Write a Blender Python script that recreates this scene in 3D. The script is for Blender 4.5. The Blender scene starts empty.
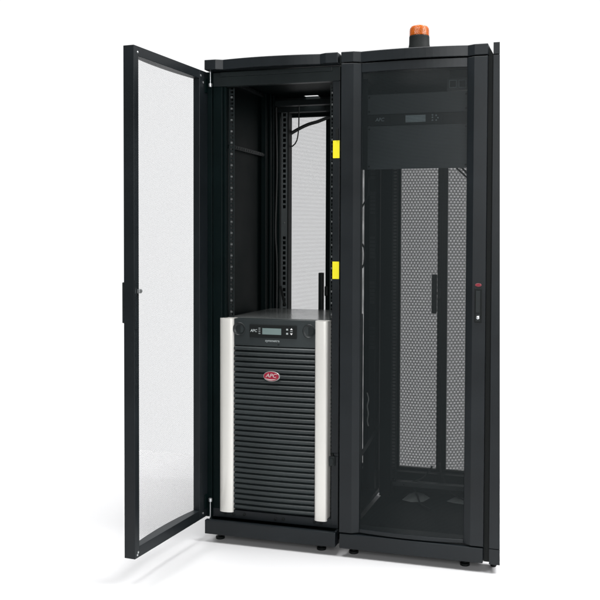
import bpy, bmesh, math, random
from mathutils import Vector, Matrix
random.seed(3)
S = bpy.context.scene
COL = S.collection
PI = math.pi

# ------------------------------------------------------------------ materials
def new_mat(name):
    m = bpy.data.materials.new(name); m.use_nodes = True
    nt = m.node_tree
    return m, nt, nt.nodes['Principled BSDF']

def paint(name, col, rough=.42, spec=.5, grain=900., bump=.06, metallic=0., vary=.22, coat=0.):
    """powder coat / plastic: fine orange-peel bump, faint large-scale wear in colour and gloss"""
    m, nt, b = new_mat(name)
    N, L = nt.nodes, nt.links
    tc = N.new('ShaderNodeTexCoord')
    n1 = N.new('ShaderNodeTexNoise'); n1.inputs['Scale'].default_value = grain; n1.inputs['Detail'].default_value = 2
    n2 = N.new('ShaderNodeTexNoise'); n2.inputs['Scale'].default_value = 4.5; n2.inputs['Detail'].default_value = 5
    L.new(tc.outputs['Object'], n1.inputs['Vector']); L.new(tc.outputs['Object'], n2.inputs['Vector'])
    mr = N.new('ShaderNodeMapRange'); mr.inputs['From Min'].default_value = .3; mr.inputs['From Max'].default_value = .7
    mr.inputs['To Min'].default_value = 1 - vary; mr.inputs['To Max'].default_value = 1 + vary
    L.new(n2.outputs['Fac'], mr.inputs['Value'])
    mx = N.new('ShaderNodeMix'); mx.data_type = 'RGBA'; mx.blend_type = 'MULTIPLY'; mx.inputs[0].default_value = 1
    mx.inputs[6].default_value = (*col, 1)
    L.new(mr.outputs['Result'], mx.inputs[7]); L.new(mx.outputs[2], b.inputs['Base Color'])
    mr2 = N.new('ShaderNodeMapRange'); mr2.inputs['To Min'].default_value = rough - .5 * vary; mr2.inputs['To Max'].default_value = rough + .5 * vary
    L.new(n2.outputs['Fac'], mr2.inputs['Value']); L.new(mr2.outputs['Result'], b.inputs['Roughness'])
    bp = N.new('ShaderNodeBump'); bp.inputs['Strength'].default_value = bump; bp.inputs['Distance'].default_value = .002
    L.new(n1.outputs['Fac'], bp.inputs['Height']); L.new(bp.outputs['Normal'], b.inputs['Normal'])
    b.inputs['Specular IOR Level'].default_value = spec
    b.inputs['Metallic'].default_value = metallic
    b.inputs['Coat Weight'].default_value = coat
    return m

def perforated(name, col, pitch, radius, rough=.45, spec=.4):
    """perforated steel: hexagonal grid of round holes punched right through the sheet (object X/Z plane)"""
    m, nt, b = new_mat(name)
    N, L = nt.nodes, nt.links
    b.inputs['Base Color'].default_value = (*col, 1); b.inputs['Roughness'].default_value = rough
    b.inputs['Specular IOR Level'].default_value = spec
    tc = N.new('ShaderNodeTexCoord'); sp = N.new('ShaderNodeSeparateXYZ'); L.new(tc.outputs['Object'], sp.inputs[0])
    def math_(op, a, b_=None, c=None):
        n = N.new('ShaderNodeMath'); n.operation = op
        for i, v in enumerate((a, b_, c)):
            if v is None: continue
            if isinstance(v, (int, float)): n.inputs[i].default_value = v
            else: L.new(v, n.inputs[i])
        return n.outputs[0]
    px, pz = pitch, pitch * math.sqrt(3)
    def cell(off):
        fx = math_('ADD', math_('DIVIDE', sp.outputs['X'], px), 50.25 + off)
        fz = math_('ADD', math_('DIVIDE', sp.outputs['Z'], pz), 50.25 + off)
        dx = math_('MULTIPLY', math_('SUBTRACT', math_('FRACT', fx), .5), px)
        dz = math_('MULTIPLY', math_('SUBTRACT', math_('FRACT', fz), .5), pz)
        return math_('SQRT', math_('ADD', math_('MULTIPLY', dx, dx), math_('MULTIPLY', dz, dz)))
    d = math_('MINIMUM', cell(0), cell(.5))
    hole = math_('LESS_THAN', d, radius)
    tr = N.new('ShaderNodeBsdfTransparent'); ms = N.new('ShaderNodeMixShader')
    L.new(hole, ms.inputs[0]); L.new(b.outputs[0], ms.inputs[1]); L.new(tr.outputs[0], ms.inputs[2])
    L.new(ms.outputs[0], N['Material Output'].inputs['Surface'])
    return m

M = {}
M['black'] = paint('black_powder_coat', (.0056, .0078, .0094), .40, .27, 1100, .08)
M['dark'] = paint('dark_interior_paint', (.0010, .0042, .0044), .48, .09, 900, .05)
M['rail'] = paint('rail_steel_paint', (.0065, .0100, .0105), .42, .28, 900, .04)
M['plastic'] = paint('black_moulded_plastic', (.0075, .0105, .0110), .40, .32, 700, .05)
M['louvre'] = paint('louvre_plastic', (.0165, .0215, .0225), .38, .4, 700, .05)
M['void'] = paint('matt_black_plastic', (.0035, .005, .005), .6, .2, 500, .03)
M['silver'] = paint('pale_silver_lacquer', (.66, .65, .615), .28, .5, 900, .015, metallic=.28, vary=.016)
M['zinc'] = paint('zinc_plate', (.55, .57, .58), .3, .5, 600, .03, metallic=.9)
M['topsteel'] = paint('galvanised_grey_lid', (.16, .17, .168), .17, .5, 400, .03, metallic=.35)
M['yellow'] = paint('yellow_label_vinyl', (.74, .66, .012), .45, .4, 400, .02, vary=.02)
M['red'] = paint('red_badge_enamel', (.24, .008, .026), .25, .5, 300, .01, vary=.03)
M['darkred'] = paint('dull_red_badge', (.16, .02, .028), .35, .5, 300, .01, vary=.03)
M['white'] = paint('white_print', (.72, .72, .72), .5, .3, 300, .01, vary=.02)
M['greyprint'] = paint('grey_print', (.30, .33, .33), .5, .3, 300, .01, vary=.02)
M['lcd'] = paint('lcd_glass', (.13, .175, .17), .15, .5, 200, .0, vary=.1)
M['lcddim'] = paint('lcd_glass_grey', (.27, .34, .36), .15, .5, 200, .0, vary=.1)
M['cable'] = paint('black_cable_rubber', (.010, .012, .012), .45, .35, 600, .03)
M['palecable'] = paint('pale_grey_cable', (.45, .48, .47), .45, .35, 600, .03)
M['lit_floor'] = paint('pale_lit_floor_paint', (.27, .30, .295), .35, .5, 60, .25)  # pale colour stands in for bright floor below the cabinet base
M['mesh_open'] = perforated('perforated_steel_open', (.004, .006, .0065), .0050, .00247)
M['mesh_rear'] = perforated('perforated_steel_rear', (.010, .014, .015), .0040, .00155)
M['mesh_fine'] = perforated('perforated_steel_tight', (.005, .0080, .0088), .0031, .00103, .5, .2)
M['mesh_tight'] = perforated('perforated_steel_rear_tight', (.020, .026, .028), .0052, .00168)

def amber():
    m, nt, b = new_mat('amber_lens')
    b.inputs['Base Color'].default_value = (.50, .105, .010, 1)
    b.inputs['Roughness'].default_value = .12
    b.inputs['Transmission Weight'].default_value = .40
    b.inputs['IOR'].default_value = 1.3
    N, L = nt.nodes, nt.links
    tc = N.new('ShaderNodeTexCoord'); w = N.new('ShaderNodeTexWave'); w.bands_direction = 'Z'
    w.inputs['Scale'].default_value = 60; L.new(tc.outputs['Object'], w.inputs['Vector'])
    bp = N.new('ShaderNodeBump'); bp.inputs['Strength'].default_value = .5; bp.inputs['Distance'].default_value = .002
    L.new(w.outputs['Fac'], bp.inputs['Height']); L.new(bp.outputs['Normal'], b.inputs['Normal'])
    return m
M['amber'] = amber()
M['badgering'] = paint('badge_ring_metal', (.34, .34, .33), .3, .5, 500, .02, metallic=.5, vary=.05)
M['badgeprint'] = paint('badge_print', (.42, .33, .33), .5, .3, 300, .01, vary=.05)
M['greyzinc'] = paint('dull_zinc', (.16, .17, .17), .35, .5, 600, .03, metallic=.5)
M['greysteel'] = paint('grey_passivated_steel', (.060, .068, .070), .36, .4, 700, .04)

def floor_mat():
    m, nt, b = new_mat('white_studio_paper')
    N, L = nt.nodes, nt.links
    b.inputs['Base Color'].default_value = (.455, .455, .46, 1); b.inputs['Roughness'].default_value = .75
    b.inputs['Specular IOR Level'].default_value = .2
    tc = N.new('ShaderNodeTexCoord'); n = N.new('ShaderNodeTexNoise'); n.inputs['Scale'].default_value = 300
    L.new(tc.outputs['Object'], n.inputs['Vector'])
    bp = N.new('ShaderNodeBump'); bp.inputs['Strength'].default_value = .05; bp.inputs['Distance'].default_value = .001
    L.new(n.outputs['Fac'], bp.inputs['Height']); L.new(bp.outputs['Normal'], b.inputs['Normal'])
    return m
M['floor'] = floor_mat()

# ------------------------------------------------------------------ mesh helpers
class MB:
    def __init__(s): s.bm = bmesh.new()
    def box(s, x0, x1, y0, y1, z0, z1):
        return s.hexa([(x0, y0, z0), (x1, y0, z0), (x1, y1, z0), (x0, y1, z0), (x0, y0, z1), (x1, y0, z1), (x1, y1, z1), (x0, y1, z1)])
    def hexa(s, p):
        v = [s.bm.verts.new(q) for q in p]
        for f in ((0, 3, 2, 1), (4, 5, 6, 7), (0, 1, 5, 4), (1, 2, 6, 5), (2, 3, 7, 6), (3, 0, 4, 7)):
            s.bm.faces.new([v[i] for i in f])
        return s
    def prism(s, prof, a0, a1, axis='z'):
        """closed 2-D profile swept along an axis; profile is (x,y) for z, (y,z) for x, (x,z) for y"""
        def pt(q, a):
            return (q[0], q[1], a) if axis == 'z' else (a, q[0], q[1]) if axis == 'x' else (q[0], a, q[1])
        lo = [s.bm.verts.new(pt(q, a0)) for q in prof]; hi = [s.bm.verts.new(pt(q, a1)) for q in prof]
        n = len(prof)
        s.bm.faces.new(lo[::-1]); s.bm.faces.new(hi)
        for i in range(n): s.bm.faces.new((lo[i], lo[(i + 1) % n], hi[(i + 1) % n], hi[i]))
        return s
    def strip(s, prof, z0, z1):
        """open sheet following an (x,y) polyline"""
        lo = [s.bm.verts.new((x, y, z0)) for x, y in prof]; hi = [s.bm.verts.new((x, y, z1)) for x, y in prof]
        for i in range(len(prof) - 1): s.bm.faces.new((lo[i], lo[i + 1], hi[i + 1], hi[i]))
        return s
    def lathe(s, prof, c, axis='z', n=32, sx=1., sy=1.):
        """(radius, height) profile spun about an axis through c"""
        rings = []
        for r, h in prof:
            ring = []
            for k in range(n):
                a = 2 * PI * k / n; p, q = r * math.cos(a) * sx, r * math.sin(a) * sy
                o = (p, q, h) if axis == 'z' else (p, -h, q) if axis == 'y' else (h, p, q)
                ring.append(s.bm.verts.new((c[0] + o[0], c[1] + o[1], c[2] + o[2])))
            rings.append(ring)
        for a, b in zip(rings, rings[1:]):
            for k in range(n): s.bm.faces.new((a[k], a[(k + 1) % n], b[(k + 1) % n], b[k]))
        s.bm.faces.new(rings[0][::-1]); s.bm.faces.new(rings[-1])
        return s
    def tube(s, pts, r, n=8, smooth=6):
        P = [Vector(p) for p in pts]
        if smooth and len(P) > 2:
            Q = []
            ext = [2 * P[0] - P[1]] + P + [2 * P[-1] - P[-2]]
            for i in range(1, len(ext) - 2):
                a, b, c, d = ext[i - 1:i + 3]
                for k in range(smooth):
                    t = k / smooth
                    Q.append(.5 * ((2 * b) + (c - a) * t + (2 * a - 5 * b + 4 * c - d) * t * t + (3 * b - a - 3 * c + d) * t ** 3))
            Q.append(P[-1]); P = Q
        rings = []
        for i, p in enumerate(P):
            t = (P[min(i + 1, len(P) - 1)] - P[max(i - 1, 0)]).normalized()
            u = t.cross(Vector((0, 1, .13))).normalized(); w = t.cross(u)
            rings.append([s.bm.verts.new(p + (u * math.cos(2 * PI * k / n) + w * math.sin(2 * PI * k / n)) * r) for k in range(n)])
        for a, b in zip(rings, rings[1:]):
            for k in range(n): s.bm.faces.new((a[k], a[(k + 1) % n], b[(k + 1) % n], b[k]))
        s.bm.faces.new(rings[0][::-1]); s.bm.faces.new(rings[-1])
        return s
    def ladder(s, x0, x1, y, t, z0, z1, pitch, hole, margin=.25):
        """flat upright strip with a column of real rectangular holes (faces -Y)"""
        w = x1 - x0; a, b = x0 + w * margin, x1 - w * margin
        s.box(x0, a, y, y + t, z0, z1); s.box(b, x1, y, y + t, z0, z1)
        z = z0
        while z < z1 - 1e-6:
            e = min(z + pitch - hole, z1)
            s.box(a, b, y + .0002, y + t - .0002, z, e); z += pitch
        return s
    def build(s, name, mat, parent=None, bevel=0, smooth=False, origin=None, seg=2):
        me = bpy.data.meshes.new(name)
        bmesh.ops.recalc_face_normals(s.bm, faces=s.bm.faces)
        o = bpy.data.objects.new(name, me); COL.objects.link(o)
        base = Vector(origin) if origin is not None else (root_of(parent) if parent else Vector((0, 0, 0)))
        bmesh.ops.translate(s.bm, verts=s.bm.verts, vec=-base)
        s.bm.to_mesh(me); s.bm.free()
        if smooth:
            for p in me.polygons: p.use_smooth = True
            me.set_sharp_from_angle(angle=math.radians(38))
        me.materials.append(mat)
        if parent: o.parent = parent
        elif origin is not None: o.location = origin
        if bevel:
            md = o.modifiers.new('edge', 'BEVEL'); md.width = bevel; md.segments = seg; md.limit_method = 'ANGLE'
            md.angle_limit = math.radians(40)
        return o

BASE = {}
def root_of(o):
    while o.parent: 
        if o.name in BASE: break
        o = o.parent
    return BASE.get(o.name, Vector((0, 0, 0)))

def thing(name, loc, label, cat, group=None):
    o = bpy.data.objects.new(name, None); COL.objects.link(o); o.location = loc
    o.empty_display_size = .05
    o['label'] = label; o['category'] = cat
    if group: o['group'] = group
    BASE[o.name] = Vector(loc)
    return o

def tag(o, label, cat, group=None):
    o['label'] = label; o['category'] = cat
    if group: o['group'] = group
    return o

def lettering(name, body, size, loc, mat, parent, depth=.0004, shear=0., bold=0., width=1.):
    """raised lettering on a surface facing -Y, centred on loc (world)"""
    cu = bpy.data.curves.new(name, 'FONT'); cu.body = body; cu.size = size; cu.extrude = depth
    cu.align_x = 'CENTER'; cu.align_y = 'CENTER'; cu.shear = shear; cu.offset = bold
    tmp = bpy.data.objects.new(name + '_curve', cu); COL.objects.link(tmp)
    bpy.context.view_layer.update()
    me = bpy.data.meshes.new_from_object(tmp.evaluated_get(bpy.context.evaluated_depsgraph_get()))
    bpy.data.objects.remove(tmp)
    me.transform(Matrix.Rotation(PI / 2, 4, 'X') @ Matrix.Diagonal((width, 1, 1, 1)))
    me.transform(Matrix.Translation(Vector(loc) - root_of(parent)))
    me.name = name; me.materials.clear(); me.materials.append(mat)
    o = bpy.data.objects.new(name, me); COL.objects.link(o); o.parent = parent
    return o

# ------------------------------------------------------------------ dimensions (metres)
FLOOR = -.021
W = .576; D = .837
X2 = .5895                     # left side of the second cabinet
CAP0, CAP1 = 1.951, 1.9925
ROW = 'black equipment cabinets standing in a row'

def arc(xa, xb, ya, yb, n=16):
    """bow from (xa,ya) to (xb,ya) reaching yb half way"""
    return [(xa + (xb - xa) * k / n, ya + (yb - ya) * (1 - (2 * k / n - 1) ** 2)) for k in range(n + 1)]

def cap_and_plinth(t, x0):
    x1 = x0 + W
    front = [(x0, .05), (x0, 0), (x0 + .050, 0)] + arc(x0 + .078, x1 - .078, .014, -.005) + [(x1 - .050, 0), (x1, 0), (x1, .05)]
    cap = MB().prism(front, CAP0, CAP1)
    cap.build('top_cap', M['black'], t, .0025)
    pl = MB().box(x0 + .002, x1 - .002, 0, .022, .0147, .0735); pl.box(x1 - .0118, x1 - .0022, .0221, .0515, .0147, .0733)
    pl.build('plinth', M['black'], t, .003)
    g = .0125 if x0 == 0 else .0195; k = .018 if x0 == 0 else .0015
    MB().prism([(x1 + .0001, CAP0 + .0005), (x1 + .0001, CAP1 - .0035), (x1 + g, CAP0 + k), (x1 + g, CAP0 + .0005)], .030, .049, 'y').build('cap_flank', M['void'], t)
    for fx in (x0 + .046, x1 - .078):
        for fy in (.062, D - .06):
            MB().lathe([(.009, .030), (.009, .012), (.019, .010), (.019, .001), (.017, 0)], (fx, fy, FLOOR), n=20).build('foot', M['void'], t)

def body(t, x0, left_panel, right_panel, centre, slot, taper=0.):
    x1 = x0 + W; xr = x1 - taper
    def edge(y): return x1 - .001 - taper * max(0, y - .05) / (D - .03)
    def plate(m, xa, ya, yb, za, zb, o=0.):
        return m.hexa([(xa, ya, za), (edge(ya) - o, ya, za), (edge(yb) - o, yb, za), (xa, yb, za), (xa, ya, zb), (edge(ya) - o, ya, zb), (edge(yb) - o, yb, zb), (xa, yb, zb)])
    # roof: four plates round a cable slot
    r = MB(); a, b, c, d = slot
    plate(r, x0 + .001, .0505, c, 1.956, 1.959); plate(r, x0 + .001, d, D + .02, 1.956, 1.959)
    r.box(x0 + .001, a, c, d, 1.956, 1.959); plate(r, b, c, d, 1.956, 1.959)
    r.build('roof', M['dark'], t)
    if left_panel: MB().box(x0 + .001, x0 + .012, .052, D, .016, 1.9555).build('side_panel', M['dark'], t)
    if right_panel: 
        a, b = edge(.052), edge(D)
        MB().hexa([(a - .011, .052, .016), (a, .052, .016), (b, D, .016), (b - .011, D, .016), (a - .011, .052, 1.9555), (a, .052, 1.9555), (b, D, 1.9555), (b - .011, D, 1.9555)]).build('side_panel', M['dark'], t)
    # base pan and beams
    plate(MB(), x0 + .0125, .0225, D, .018, .040, .0115).build('base_pan', M['dark'], t)
    for nm, ya, yb, za, zb in (('rear_sill', D - .05, D - .001, .0405, .128), ('rear_header', D - .06, D - .001, 1.885, 1.9555), ('roof_crossbar', D - .14, D - .10, 1.905, 1.932)):
        plate(MB(), x0 + .0125, ya, yb, za, zb, .0118).build(nm, M['rail'], t, .002)
    for a, b in ((x0 + .0125, x0 + .046), (xr - .046, xr - .0135)):
        MB().box(a, b, D - .06, D - .001, .129, 1.884).build('rear_post', M['dark'], t, .002)
    # split rear doors of perforated steel
    for a, b in ((x0 + .004, centre - .0006), (centre + .0006, xr - .004)):
        hw = .018 if taper == 0 else .0225
        l = .056 if a < centre - .1 else hw; rr = hw if l > .05 else (.086 if taper == 0 else .05)
        p = MB()
        p.box(a, a + l, D, D + .024, .06, 1.945); p.box(b - rr, b, D, D + .024, .06, 1.945)
        p.box(a + l, b - rr, D, D + .024, .06, .138); p.box(a + l, b - rr, D, D + .024, 1.868, 1.945)
        door = p.build('rear_door', M['dark'], t, .001)
        MB().strip([(a + l - .004, D + .012), (b - rr + .004, D + .012)], .134, 1.872).build('mesh_panel', M['mesh_rear' if taper == 0 else 'mesh_tight'], door)
        if l > .05:
            h = MB().box(b - .044, b - .022, D - .036, D - .006, .90, 1.088)
            h.box(b - .021, b - .004, D - .008, D - .0005, .97, 1.02)
            h.box(b - .030, b - .021, D - .030, D - .008, .985, 1.005)
            h.build('latch_handle', M['plastic'], door, .004)

def door_parts(w, ls, rs, z0, z1, top, bot, mat_mesh, parent, name='front_door', two=False):
    """bowed door in its own frame: x along the width from the hinge, y = 0 inner face, -y outside"""
    T = -.045
    def stile(a, b, flip):
        # flat outer wing with a bevel that falls back to the mesh
        pr = [(a, 0), (a, T), (b - .028, T), (b, T + .016), (b, 0)]
        if flip: pr = [(w - x, y) for x, y in pr][::-1]
        return pr
    m = MB()
    m.prism(stile(0, ls, False), z0, z1); m.prism(stile(0, rs, True), z0, z1)
    ar = arc(ls, w - rs, T + .016, T + .001)
    back = [(w - rs, 0), (ls, 0)]
    m.prism(ar + back, z1 - top, z1); m.prism(ar + back, z0, z0 + bot)
    o = m.build(name, M['black'], None, .0018, origin=(0, 0, 0)); o.parent = parent
    BASE[o.name] = Vector((0, 0, 0))
    am = arc(ls - .001, w - rs + .001, T + .020, T + .005, 20)
    # the sheet has a front and a back skin, a sheet thickness apart
    sh = MB().strip(am, z0 + bot - .004, z1 - top + .004)
    if two: sh.strip([(x, y + .0008) for x, y in am], z0 + bot - .004, z1 - top + .004)
    sh.build('mesh_panel', mat_mesh, o)
    return o

# ================================================================== cabinet 1, open
c1 = thing('server_cabinet', (0, 0, FLOOR), 'open black equipment cabinet with its perforated front door swung out to the left', 'cabinet', ROW)
cap_and_plinth(c1, 0)
body(c1, 0, True, False, .2865, (.182, .255, .738, .776))
# front frame
MB().box(.016, .058, .052, .075, .0862, 1.889).build('front_post', M['dark'], c1, .002)
MB().box(.058, .070, .064, .085, .0862, 1.889).build('post_flange', M['dark'], c1, .001)
p = MB(); p.box(.541, .5715, .050, .062, .384, 1.889); p.box(.541, .5715, .050, .062, .0862, .370)
p.box(.552, .5715, .0515, .060, .370, .384)
o = p.build('front_post', M['black'], c1, .002)
p = MB().box(.534, .558, .042, .0498, .332, .371); p.box(.538, .553, .038, .042, .338, .364)
p.build('catch_block', M['rail'], c1, .0015)
MB().box(.545, .574, .064, .112, .0862, 1.889).build('post_flange', M['dark'], c1, .001)
b = MB().box(.016, .5715, .0505, .080, 1.8895, 1.9475); b.box(.05, .54, .044, .0505, 1.9285, 1.9475)
b.build('header_beam', M['rail'], c1, .002)
MB().box(.016, .5715, .0505, .085, .0745, .1105).build('sill_beam', M['black'], c1, .002)
for x, z in ((.075, .094), (.112, .092), (.16, .096), (.30, .090), (.335, .092), (.47, .094), (.50, .092)):
    MB().lathe([(.006, 0), (.006, .003), (.0035, .004)], (x, .0505, z), 'y', 10).build('bolt', M['void'], c1)
# mounting rails with square holes
def rail(t, x0, x1, y, z0=.113, z1=1.888, name='mounting_rail', mat='rail', depth=.03, side='l'):
    m = MB().ladder(x0, x1, y, .002, z0, z1, .01588, .0095, .22)
    if side == 'l': m.box(x0 - .002, x0 - .0001, y, y + depth, z0, z1)
    else: m.box(x1 + .0001, x1 + .002, y, y + depth, z0, z1)
    return m.build(name, M[mat], t)
rail(c1, .0725, .096, .092)
rail(c1, .5185, .540, .092, side='r')
# left side: bracket, rear channel and slotted cable rail
m = MB(); m.box(.0125, .031, .213, .668, 1.6495, 1.6665)
for k in range(17): m.box(.0312, .0335, .225 + k * .026, .239 + k * .026, 1.653, 1.663)
m.build('side_brace', M['rail'], c1, .001)
m = MB(); m.box(.0125, .031, .213, .668, .72, .737); m.build('side_brace', M['rail'], c1, .001)
m = MB(); m.box(.0125, .040, .605, .700, .0405, 1.9555); m.box(.0402, .052, .640, .655, .0405, 1.9555); m.box(.0402, .050, .684, .699, .0405, 1.9555)
m.build('side_channel', M['dark'], c1, .003)
m = MB()
for z0, z1, h in ((.13, 1.018, 1), (1.018, 1.268, 1), (1.268, 1.398, 0), (1.398, 1.650, 1), (1.65, 1.88, 1)):
    if h: m.ladder(.0665, .098, .742, .003, z0, z1, .0252, .0165, .24)
    else:
        m.box(.0665, .098, .742, .745, z0, z1); m.lathe([(.005, 0), (.005, .003), (.002, .004)], (.082, .742, 1.335), 'y', 12)
m.build('slotted_rail', M['greysteel'], c1)
MB().box(.0985, .105, .742, .79, .13, 1.88).build('rail_flange', M['void'], c1)
m = MB().box(.0125, .030, .30, .66, 1.935, 1.950)
for k in range(14): m.box(.0302, .0316, .31 + k * .025, .322 + k * .025, 1.938, 1.947)
m.build('roof_brace', M['rail'], c1, .001)
m = MB().hexa([(.060, .735, 1.020), (.070, .735, 1.024), (.070, .741, 1.024), (.060, .741, 1.020), (.083, .735, .925), (.096, .735, .925), (.096, .741, .925), (.083, .741, .925)])
m.build('stay_arm', M['void'], c1, .001)
MB().box(.430, .4895, .70, .74, .0405, .895).build('cable_tray', M['dark'], c1)
for x in (.084, .529):
    for k in range(21):
        z = .9405 + k * .04764
        MB().box(x - .004, x + .004, .0885, .0915, z, z + .0075).build('cage_nut', M['greyzinc'], c1)
# yellow labels on the right post
for z0, z1 in ((1.5795, 1.6505), (1.0930, 1.1630)):
    MB().box(.5432, .5712, .0488, .0497, z0, z1).build('yellow_label', M['yellow'], c1)
MB().box(.556, .566, .0455, .0498, 1.652, 1.70).build('label_clip', M['void'], c1, .001)
MB().box(-.016, .0155, .0420, .0515, .0745, 1.9500).build('hinge_cover', M['dark'], c1, .001)
# hinge pins
for z0, z1, zn in ((1.893, 1.950, 1.891), (.0745, .150, .148)):
    m = MB().tube([(.014, .030, z0), (.014, .030, z1)], .0022, 10, 0)
    m.lathe([(.006, -.006), (.008, -.004), (.008, .008), (.005, .010)], (.014, .030, zn), n=14)
    m.build('hinge_pin', M['zinc'], c1, smooth=True)
# swung door
dr = door_parts(.545, .068, .030, .0790, 1.9480, .036, .040, M['mesh_open'], c1, two=True)
dr.location = (-.003, .040, -FLOOR); dr.rotation_euler = (0, 0, -1.6352)
m = MB().box(.520, .5445, .0003, .0022, .922, 1.101); m.box(.526, .541, .0022, .0032, 1.09, 1.096)
m.build('latch_plate', M['black'], dr, .001)
m = MB().box(.517, .533, .0024, .014, 1.052, 1.068); m.box(.510, .517, .004, .012, 1.055, 1.065)
m.build('latch_tongue', M['zinc'], dr, .002)
MB().box(.508, .538, -.0575, -.0452, .942, 1.092).build('handle', M['plastic'], dr, .003)
for x, z in ((.522, 1.925), (.06, 1.925), (.040, 1.90), (.525, .10), (.040, .10), (.53, .092)):
    MB().lathe([(.0045, -.0002), (.0045, -.002), (.002, -.003)], (x, 0, z), 'y', 12).build('screw', M['zinc'], dr)
for z in (1.89, .145): MB().box(.004, .030, .0003, .0035, z - .03, z + .03).build('hinge_leaf', M['dark'], dr, .001)

# ================================================================== cabinet 2, closed
c2 = thing('server_cabinet', (X2, 0, FLOOR), 'closed black equipment cabinet with see-through perforated door, amber beacon on its roof', 'cabinet', ROW)
cap_and_plinth(c2, X2)
body(c2, X2, False, True, X2 + .268, (X2 + .30, X2 + .36, .745, .770), .052)
dr2 = door_parts(.5745, .079, .078, .0790, 1.9465, .036, .016, M['mesh_fine'], c2)
dr2.location = (.0008, .0455, -FLOOR)
hx = .547                                                   # handle in door coordinates
m = MB(); m.box(hx - .0135, hx + .0135, -.0485, -.0452, .938, 1.068)
hd = m.build('handle', M['void'], dr2, .002)
m = MB().box(hx - .0085, hx + .0085, -.0535, -.0487, .976, 1.060); m.box(hx - .0085, hx + .0085, -.0505, -.0487, .944, .975)
m.build('handle_lever', M['plastic'], dr2, .0025)
MB().lathe([(.0065, 0), (.0065, .003), (.005, .0045), (.002, .005)], (hx, -.0506, .958), 'y', 20).build('key_lock', M['zinc'], dr2, smooth=True)
MB().lathe([(.0125, 0), (.0125, .0012), (.0115, .0018)], (hx, -.0452, 1.0815), 'y', 28, 1, .52).build('door_badge', M['darkred'], dr2)
lettering('badge_lettering', 'APC', .0085, (hx, -.0473, 1.0815), M['red'], dr2, .0002, .2, .0002)
# inside
m = MB(); m.box(X2 + .0125, X2 + .055, .0515, .075, .0745, 1.9475); m.build('front_post', M['dark'], c2, .002)
m = MB(); m.box(X2 + W - .055, X2 + W - .0125, .0515, .075, .0745, 1.9475); m.build('front_post', M['dark'], c2, .002)
MB().box(X2 + .0555, X2 + W - .0555, .0515, .080, .0745, .0905).build('sill_beam', M['rail'], c2, .001)
rail(c2, X2 + .024, X2 + .052, .124); rail(c2, X2 + W - .060, X2 + W - .032, .124, side='r')
rail(c2, .6505, .676, .660, name='rear_rail')
m = MB(); m.box(.594, .649, .70, .76, .0405, 1.9555); m.box(.594, .649, .662, .668, .0405, 1.9555); m.build('side_channel', M['dark'], c2, .002)
m = MB(); m.hexa([(.592, .30, .300), (.596, .30, .300), (.596, .66, .360), (.592, .66, .360), (.592, .30, .325), (.596, .30, .325), (.596, .66, .385), (.592, .66, .385)])
m.build('side_brace', M['rail'], c2)
m = MB().box(X2 + .0555, X2 + W - .0555, .10, .14, 1.925, 1.950); m.build('header_beam', M['dark'], c2, .002)
for x0, x1 in ((.646, .668), (1.0755, 1.100)):
    m = MB().box(x0, x1, .1235, .1250, 1.537, 1.905); m.build('panel_ear', M['rail'], c2)
m = MB().box(.640, .668, .30, .304, 1.872, 1.915); m.box(.650, .662, .296, .300, 1.878, 1.889); m.build('roof_bracket', M['rail'], c2, .001)

# ================================================================== cabinet 3, a slice
c3 = thing('server_cabinet', (1.1865, 0, FLOOR), 'narrow slice of a third black cabinet at the right end of the row', 'cabinet', ROW)
MB().box(X2 + .06, X2 + W - .08, .70, .74, .082, .104).build('floor_beam', M['greysteel'], c2, .003)
MB().box(.566, .602, .0515, D + .015, 1.9595, 1.9625).build('roof_gap_blocker', M['dark'], c2)  # added cover that keeps background white out of the gap between the roofs
def slice_(name, z0, z1, y0=0.):
    k0 = 1.2285 - (z0 - .0147) * .0098; k1 = 1.2285 - (z1 - .0147) * .0098
    l0, l1 = 1.1872 - (z0 - .0147) * .0008, 1.1872 - (z1 - .0147) * .0008
    MB().hexa([(l0, y0, z0), (k0, y0, z0), (k0 - .014, .10, z0), (l0, .10, z0), (l1, y0, z1), (k1, y0, z1), (k1 - .014, .10, z1), (l1, .10, z1)]).build(name, M['black'], c3, .0008)
slice_('plinth', .0147, .0735); slice_('door_edge', .0765, 1.9475); slice_('top_cap', 1.9505, 1.9945)
MB().lathe([(.009, .034), (.009, .012), (.014, .010), (.011, .001), (.010, 0)], (1.196, .082, FLOOR), n=20).build('foot', M['void'], c3)
MB().box(1.1885, 1.195, .012, .09, .0735, .0765).build('seam_spacer', M['void'], c3)

MB().box(1.1640, 1.1869, .052, .098, .0120, 1.9620).box(1.1640, 1.1869, .024, .0518, .0152, 1.9505).build('gap_shade_strip', M['void'], c3)  # added dark strip standing in for shade between the second cabinet and slice

# ================================================================== the tall unit in cabinet 1
u = thing('power_unit', (.287, .30, .1107), 'tall black louvred power supply with pale silver side trims, standing inside the open cabinet', 'power supply')
MB().box(.066, .508, .0985, .605, .1125, .917).build('chassis', M['plastic'], u, .002)
MB().box(.064, .510, .0975, .610, .9175, .9205).build('lid', M['topsteel'], u)
MB().box(.075, .50, .095, .60, .1107, .1123).build('base_tray', M['void'], u)
def trim(x0, x1):
    n = 14; pr = [(x0 + (x1 - x0) * (1 - math.cos(PI * k / n)) / 2, .056 - .018 * math.sin(PI * k / n) ** .6) for k in range(n + 1)]
    pr += [(x1, .0905), (x0, .0905)]
    return MB().prism(pr, .1015, .9205).build('side_trim', M['silver'], u, smooth=True)
trim(.0495, .1125); trim(.4705, .5255)
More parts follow.
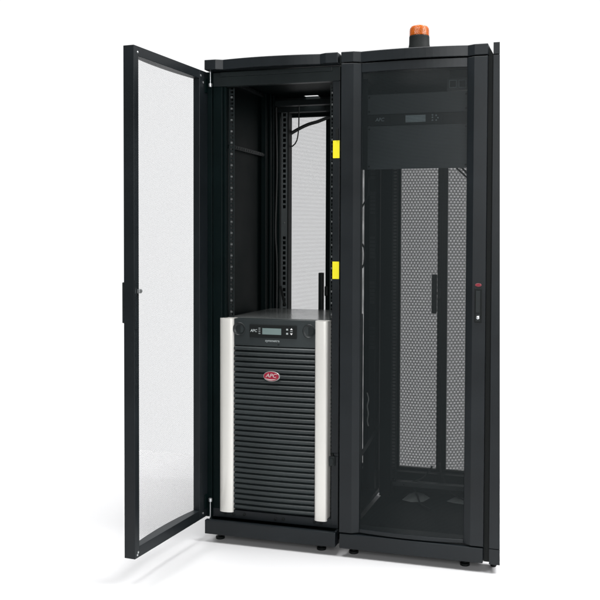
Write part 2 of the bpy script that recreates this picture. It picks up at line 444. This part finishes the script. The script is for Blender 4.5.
# bezel head
h = MB(); h.prism(arc(.113, .470, .052, .046, 20) + [(.470, .0975), (.113, .0975)], .8085, .9195)
head = h.build('bezel_head', M['louvre'], u, .0015)
for kx in (.137, .4455):
    MB().lathe([(.0285, -.002), (.0285, .0015), (.0265, .003), (.0245, .0015), (.020, -.0015), (.010, -.003), (.002, -.0035)], (kx, .0482, .877), 'y', 40).build('round_recess', M['plastic'], head, smooth=True)
dp = MB().box(.1855, .3925, .0425, .0475, .8440, .8985).build('display_panel', M['void'], u, .002)
m = MB().box(.2435, .3265, .0408, .0423, .8585, .8845).build('screen', M['lcd'], dp)
for x, z in ((.3525, .8815), (.3525, .8645)): MB().box(x - .004, x + .004, .0405, .0423, z - .0035, z + .0035).build('square_button', M['greyprint'], dp)
for z, q in ((.8805, .007), (.8665, -.007)): MB().prism([(.3655, z), (.3765, z), (.371, z + q)], .0405, .0423, 'y').build('arrow_button', M['white'], dp)
MB().box(.366, .376, .0405, .0423, .8725, .8750).build('dash_button', M['greyprint'], dp)
for k in range(4): MB().box(.2265, .2345, .0410, .0423, .8600 + k * .0075, .8622 + k * .0075).build('status_light', M['greyprint'], dp)
lettering('panel_lettering', 'APC', .0155, (.2045, .0421, .8722), M['greyprint'], dp, .0003, .15, .0003)
lettering('name_lettering', 'symmetra', .0150, (.2860, .0455, .8325), M['greyprint'], head, .0004, 0., .0001, 1.05)
m = MB().box(.3095, .3165, .0440, .0462, .8150, .8190).build('bezel_latch', M['void'], head)
# louvre panel: slats leaning out at the bottom, bowed like the head
m = MB(); zt = .8055; pitch = .02235; nsl = 31
for k in range(nsl):
    z1 = zt - k * pitch; z0 = z1 - pitch + .0038
    n = 12
    fr = arc(.1135, .4695, .0, -.006, n)
    rows = [[m.bm.verts.new((x, .084, z1)) for x, y in fr]]
    for t in (0, .12, .3, .5, .7, .88, 1):
        rows.append([m.bm.verts.new((x, y + .0605 - .0125 * math.sin(PI * (.14 + .72 * t)) - .002 * t, z1 + (z0 - z1) * t)) for x, y in fr])
    rows.append([m.bm.verts.new((x, .084, z0)) for x, y in fr])
    for a, b in zip(rows, rows[1:]):
        for i in range(n): m.bm.faces.new((a[i], a[i + 1], b[i + 1], b[i]))
    for i in (0, n): m.bm.faces.new([r[i] for r in rows])
m.build('louvre_panel', M['louvre'], u, smooth=True)
MB().box(.1135, .4695, .0845, .0972, .1125, .8080).build('louvre_backing', M['void'], u)
# oval badge
bd = MB().lathe([(.0362, -.006), (.0362, .005), (.0345, .0065)], (.285, .0445, .6855), 'y', 48, 1, .60).build('oval_badge', M['badgering'], u, smooth=True)
MB().lathe([(.0330, 0), (.0330, .0012)], (.285, .0380, .6860), 'y', 48, 1, .56).build('badge_face', M['red'], bd)
lettering('badge_lettering', 'APC', .0215, (.2835, .0364, .6885), M['badgeprint'], bd, .0003, .25, .0003, 1.15)
m = MB()
n = 16; top = [(.2555 + .062 * k / n, .6775 - .0042 * math.sin(PI * k / n) + .002 * k / n) for k in range(n + 1)]
bot = [(.2575 + .054 * k / n, .6755 - .0075 * math.sin(PI * k / n) + .0028 * k / n) for k in range(n + 1)]
m.prism(top + bot[::-1], .0362, .0367, 'y'); m.build('badge_swoosh', M['badgeprint'], bd)

# ================================================================== panels in cabinet 2
def panel(label, z0, z1):
    t = thing('filler_panel', (.872, .12, z0), label, 'panel', 'blank filler panels')
    MB().box(.6685, 1.0750, .1195, .1232, z0, z1).build('face_plate', M['panel'], t, .001)
    for x in (.6755, 1.068):
        for z in (z0 + .012, z1 - .012): MB().lathe([(.0042, 0), (.0042, .002), (.0015, .0028)], (x, .1196, z), 'y', 12).build('screw', M['void'], t)
    for z in (z1 - .004, z0 + .002): MB().box(.676, 1.067, .1232, .150, z, z + .002).build('folded_edge', M['panel'], t)
M['panel'] = paint('panel_grey_black', (.052, .064, .070), .42, .42, 900, .05)
panel('short blank black filler panel above the slim display unit in the closed cabinet', 1.7585, 1.8390)
panel('tall blank black filler panel below the slim display unit in the closed cabinet', 1.5375, 1.7115)
ru = thing('display_unit', (.872, .12, 1.713), 'slim black rack unit with a small grey screen, between two blank panels', 'rack unit')
MB().box(.6685, 1.0750, .117, .40, 1.7130, 1.7570).build('casing', M['plastic'], ru, .0015)
dm = MB().box(.7620, .9770, .1125, .1168, 1.7160, 1.7545).build('display_panel', M['plastic'], ru, .002)
MB().box(.8270, .9085, .1110, .1123, 1.7215, 1.7500).build('screen', M['lcddim'], dm)
for x, z in ((.936, 1.748), (.936, 1.738), (.936, 1.727), (.951, 1.7455), (.958, 1.736), (.951, 1.727)): MB().lathe([(.0034, 0), (.0034, .0015), (.002, .002)], (x, .1124, z), 'y', 12).build('button', M['lcddim'], dm)
lettering('panel_lettering', 'APC', .0190, (.7200, .1166, 1.7365), M['lcddim'], ru, .0003, .15, .0002)
ob = thing('outlet_box', (1.02, .2, 1.855), 'small grey box with two square outlets hanging under the roof of the closed cabinet', 'outlet box')
MB().box(.9780, 1.0640, .200, .260, 1.8570, 1.9060).build('housing', M['panel'], ob, .002)
MB().box(.985, 1.055, .225, .255, 1.9062, 1.9555).build('hanger', M['dark'], ob)
for x in (.9870, 1.0260):
    f = MB(); s_ = .031
    f.box(x, x + s_, .1965, .1998, 1.8655, 1.8685); f.box(x, x + s_, .1965, .1998, 1.8945, 1.8975); f.box(x, x + .003, .1965, .1998, 1.8685, 1.8945); f.box(x + s_ - .003, x + s_, .1965, .1998, 1.8685, 1.8945)
    fr = f.build('outlet_frame', M['lcddim'], ob)
    MB().box(x + .0031, x + s_ - .0031, .1988, .1998, 1.8687, 1.8943).build('socket', M['void'], fr)

# vertical outlet strip on the far side
ps = thing('outlet_strip', (.534, .74, .1286), 'tall black vertical outlet strip seen through the left of the closed cabinet door', 'outlet strip')
MB().box(.5165, .5515, .742, .79, .0410, 1.86).build('housing', M['rail'], ps, .002)
for zc in (1.60, 1.432, 1.218, 1.0, .78):
    for k in range(6):
        z = zc - .055 + k * .0185
        MB().box(.5225, .5455, .7400, .7418, z, z + .0140).build('outlet', M['louvre'], ps)
MB().box(.4900, .5155, .752, .7765, .0410, 1.86).build('cable_duct', M['dark'], ps)

# ================================================================== beacon
bc = thing('warning_beacon', (.883, .10, 1.9593), 'amber warning beacon with a black base on the roof of the closed cabinet', 'beacon')
MB().lathe([(.0435, -.0148), (.0425, .040), (.0405, .052), (.0400, .080), (.0375, .0828), (.030, .0830)], (.883, .10, 1.9743), n=48).build('base', M['void'], bc, smooth=True)
MB().lathe([(.0375, .0829), (.0390, .0835), (.0388, .105), (.0374, .113), (.0325, .1200), (.020, .1240), (.003, .1250)], (.883, .10, 1.9743), n=48).build('lens', M['amber'], bc, smooth=True)
for k in range(1): MB().lathe([(.026, .0836), (.026, .093), (.012, .110), (.002, .111)], (.883, .10, 1.9743), n=24).build('reflector', M['void'], bc, smooth=True)

# ================================================================== cables and painted lit-floor patches
def cable(name, pts, r, mat, label, group):
    o = MB().tube(pts, r, 10, 8).build(name, M[mat], None, smooth=True, origin=pts[0])
    return tag(o, label, 'cable', group)
G1 = 'cables inside the open cabinet'; G2 = 'cables inside the closed cabinet'
cable('cable', [(.070, .79, 1.700), (.085, .79, 1.766), (.125, .79, 1.795), (.186, .79, 1.822), (.240, .79, 1.836), (.312, .79, 1.857), (.42, .79, 1.86)], .0085, 'cable', 'thick black cable slanting across the top of the rear mesh in the open cabinet', G1)
cable('cable', [(.147, .775, 1.93), (.1465, .775, 1.863), (.145, .775, 1.80), (.136, .775, 1.745), (.115, .775, 1.718), (.094, .775, 1.716), (.080, .775, 1.74)], .0033, 'cable', 'thin black cable hanging in a hook from the roof of the open cabinet', G1)
cable('cable', [(.90, .80, 1.62), (.926, .80, 1.597), (.955, .80, 1.570), (.985, .80, 1.546), (1.05, .80, 1.515)], .0042, 'cable', 'lower of the two black cables below the tall filler panel at right', G2)
cable('cable', [(.915, .79, 1.625), (.948, .79, 1.600), (.972, .79, 1.577), (1.000, .79, 1.548), (1.06, .79, 1.53)], .0048, 'cable', 'upper of the two black cables below the tall filler panel at right', G2)
cable('cable', [(.606, .20, 1.36), (.612, .24, 1.385), (.620, .28, 1.42), (.627, .30, 1.45), (.628, .31, 1.52)], .0035, 'cable', 'thin black cable rising aslant over the pale strip behind the left door edge', G2)
cable('cable', [(.601, .30, 1.235), (.609, .30, 1.215), (.612, .30, 1.185), (.609, .30, 1.15), (.600, .30, 1.13)], .0035, 'cable', 'thin black cable bulging in a small loop behind the left door edge', G2)
cable('cable', [(.523, .70, .52), (.530, .70, .49), (.524, .70, .455), (.529, .70, .42), (.525, .70, .385), (.530, .70, .36)], .0032, 'palecable', 'pale grey cable kinked low down behind the left edge of the closed door', G2)
def sheet(pts, hgt, label):  # low pale patch, painted in place of lit floor showing through the base
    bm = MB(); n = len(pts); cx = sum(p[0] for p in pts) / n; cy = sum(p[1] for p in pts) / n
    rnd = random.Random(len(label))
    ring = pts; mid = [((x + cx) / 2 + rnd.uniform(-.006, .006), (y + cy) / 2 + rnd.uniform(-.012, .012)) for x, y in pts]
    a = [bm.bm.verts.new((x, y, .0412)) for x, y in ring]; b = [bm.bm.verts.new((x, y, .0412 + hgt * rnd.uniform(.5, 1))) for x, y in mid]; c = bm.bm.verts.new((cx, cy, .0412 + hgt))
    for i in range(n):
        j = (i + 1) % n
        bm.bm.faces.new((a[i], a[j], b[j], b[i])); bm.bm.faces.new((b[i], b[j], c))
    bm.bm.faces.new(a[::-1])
    o = bm.build('lit_floor_patch', M['lit_floor'], None, .001, origin=(cx, cy, .0412))
    return tag(o, label, 'plastic sheet', 'pale lit-floor patches on the cabinet base')
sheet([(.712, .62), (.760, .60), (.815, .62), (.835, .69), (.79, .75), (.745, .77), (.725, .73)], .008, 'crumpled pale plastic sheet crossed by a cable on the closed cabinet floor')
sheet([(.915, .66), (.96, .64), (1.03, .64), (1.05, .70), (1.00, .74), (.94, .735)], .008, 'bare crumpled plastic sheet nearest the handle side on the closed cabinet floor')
cable('cable', [(.735, .775, .052), (.760, .70, .066), (.785, .63, .066), (.815, .56, .048), (.87, .50, .046)], .004, 'cable', 'black cable lying across the pale patch on the closed cabinet floor', G2)
cable('cable', [(.83, .76, .175), (.815, .76, .150), (.79, .74, .12), (.74, .72, .10), (.70, .70, .09)], .004, 'cable', 'black cable drooping below the rear mesh near the closed cabinet floor', G2)

cable('cable', [(.862, .775, .19), (.875, .76, .14), (.91, .73, .085), (.96, .70, .055), (1.02, .66, .046)], .0045, 'cable', 'black cable splaying to the right from the foot of the rear centre post', G2)
cable('cable', [(.052, .71, 1.90), (.056, .712, 1.6), (.050, .71, 1.3), (.057, .712, 1.1), (.054, .71, .60)], .006, 'cable', 'black cable running down beside the slotted rail in the open cabinet', G1)

# ================================================================== floor
fl = MB().box(-3.4, 4.2, -3.6, 1.35, FLOOR - .05, FLOOR).build('floor', M['floor'])
fl['kind'] = 'structure'

# ================================================================== light
wd = bpy.data.worlds.new('World'); S.world = wd; wd.use_nodes = True
nt = wd.node_tree; N, L = nt.nodes, nt.links; bg = N['Background']
# studio surround: white backdrop behind the row, dim room on the camera's side
tc = N.new('ShaderNodeTexCoord'); sp = N.new('ShaderNodeSeparateXYZ'); L.new(tc.outputs['Generated'], sp.inputs[0])
mr = N.new('ShaderNodeMapRange'); mr.interpolation_type = 'SMOOTHSTEP'
mr.inputs['From Min'].default_value = .52; mr.inputs['From Max'].default_value = .73
mr.inputs['To Min'].default_value = .22; mr.inputs['To Max'].default_value = 1.06
L.new(sp.outputs['Y'], mr.inputs['Value']); L.new(mr.outputs['Result'], bg.inputs['Strength'])
bg.inputs['Color'].default_value = (.985, .99, 1, 1)
def area(name, loc, target, sx, sy, power, col=(1, 1, 1), spread=180):
    l = bpy.data.lights.new(name, 'AREA'); l.shape = 'RECTANGLE'; l.size = sx; l.size_y = sy; l.energy = power; l.color = col; l.spread = math.radians(spread)
    o = bpy.data.objects.new(name, l); COL.objects.link(o); o.location = loc
    o.rotation_euler = (Vector(target) - Vector(loc)).to_track_quat('-Z', 'Y').to_euler()
    return o
area('overhead_softbox', (-.03, -.95, 4.8), (-.03, -.95, 0), 2.1, 2.2, 230)
area('front_softbox', (2.3, -4.9, 2.2), (.6, 0, 1.0), 1.6, 2.2, 165)
area('background_lamp_right', (2.9, .2, 3.6), (2.2, .1, 0), 2.0, 2.4, 195, spread=110)
area('background_lamp_left', (-2.35, 1.0, 3.6), (-2.05, .75, 0), 2.0, 2.0, 68, spread=90)

# ================================================================== camera (level-shift lens)
yaw, pitch, roll = .2835, -.0292, .0047
f_px, cx, cy = 862.66, 341.43, 266.35
fw = Vector((-math.sin(yaw) * math.cos(pitch), math.cos(yaw) * math.cos(pitch), math.sin(pitch)))
r0 = Vector((math.cos(yaw), math.sin(yaw), 0)); u0 = r0.cross(fw)
r1 = r0 * math.cos(roll) + u0 * math.sin(roll); u1 = u0 * math.cos(roll) - r0 * math.sin(roll)
cam = bpy.data.cameras.new('camera'); co = bpy.data.objects.new('camera', cam); COL.objects.link(co)
co.matrix_world = Matrix(((r1.x, u1.x, -fw.x, 1.5534), (r1.y, u1.y, -fw.y, -3.2883), (r1.z, u1.z, -fw.z, 1.2457), (0, 0, 0, 1)))
cam.sensor_width = 36; cam.lens = f_px / 600 * 36
cam.shift_x = (300 - cx) / 600; cam.shift_y = (cy - 300) / 600
cam.clip_start = .05; cam.clip_end = 200
S.camera = co

S.view_settings.view_transform = 'Standard'; S.view_settings.look = 'None'
S.view_settings.exposure = 0; S.view_settings.gamma = 1
S.cycles.transparent_max_bounces = 24; S.cycles.max_bounces = 12; S.cycles.diffuse_bounces = 6
S.cycles.use_denoising = True
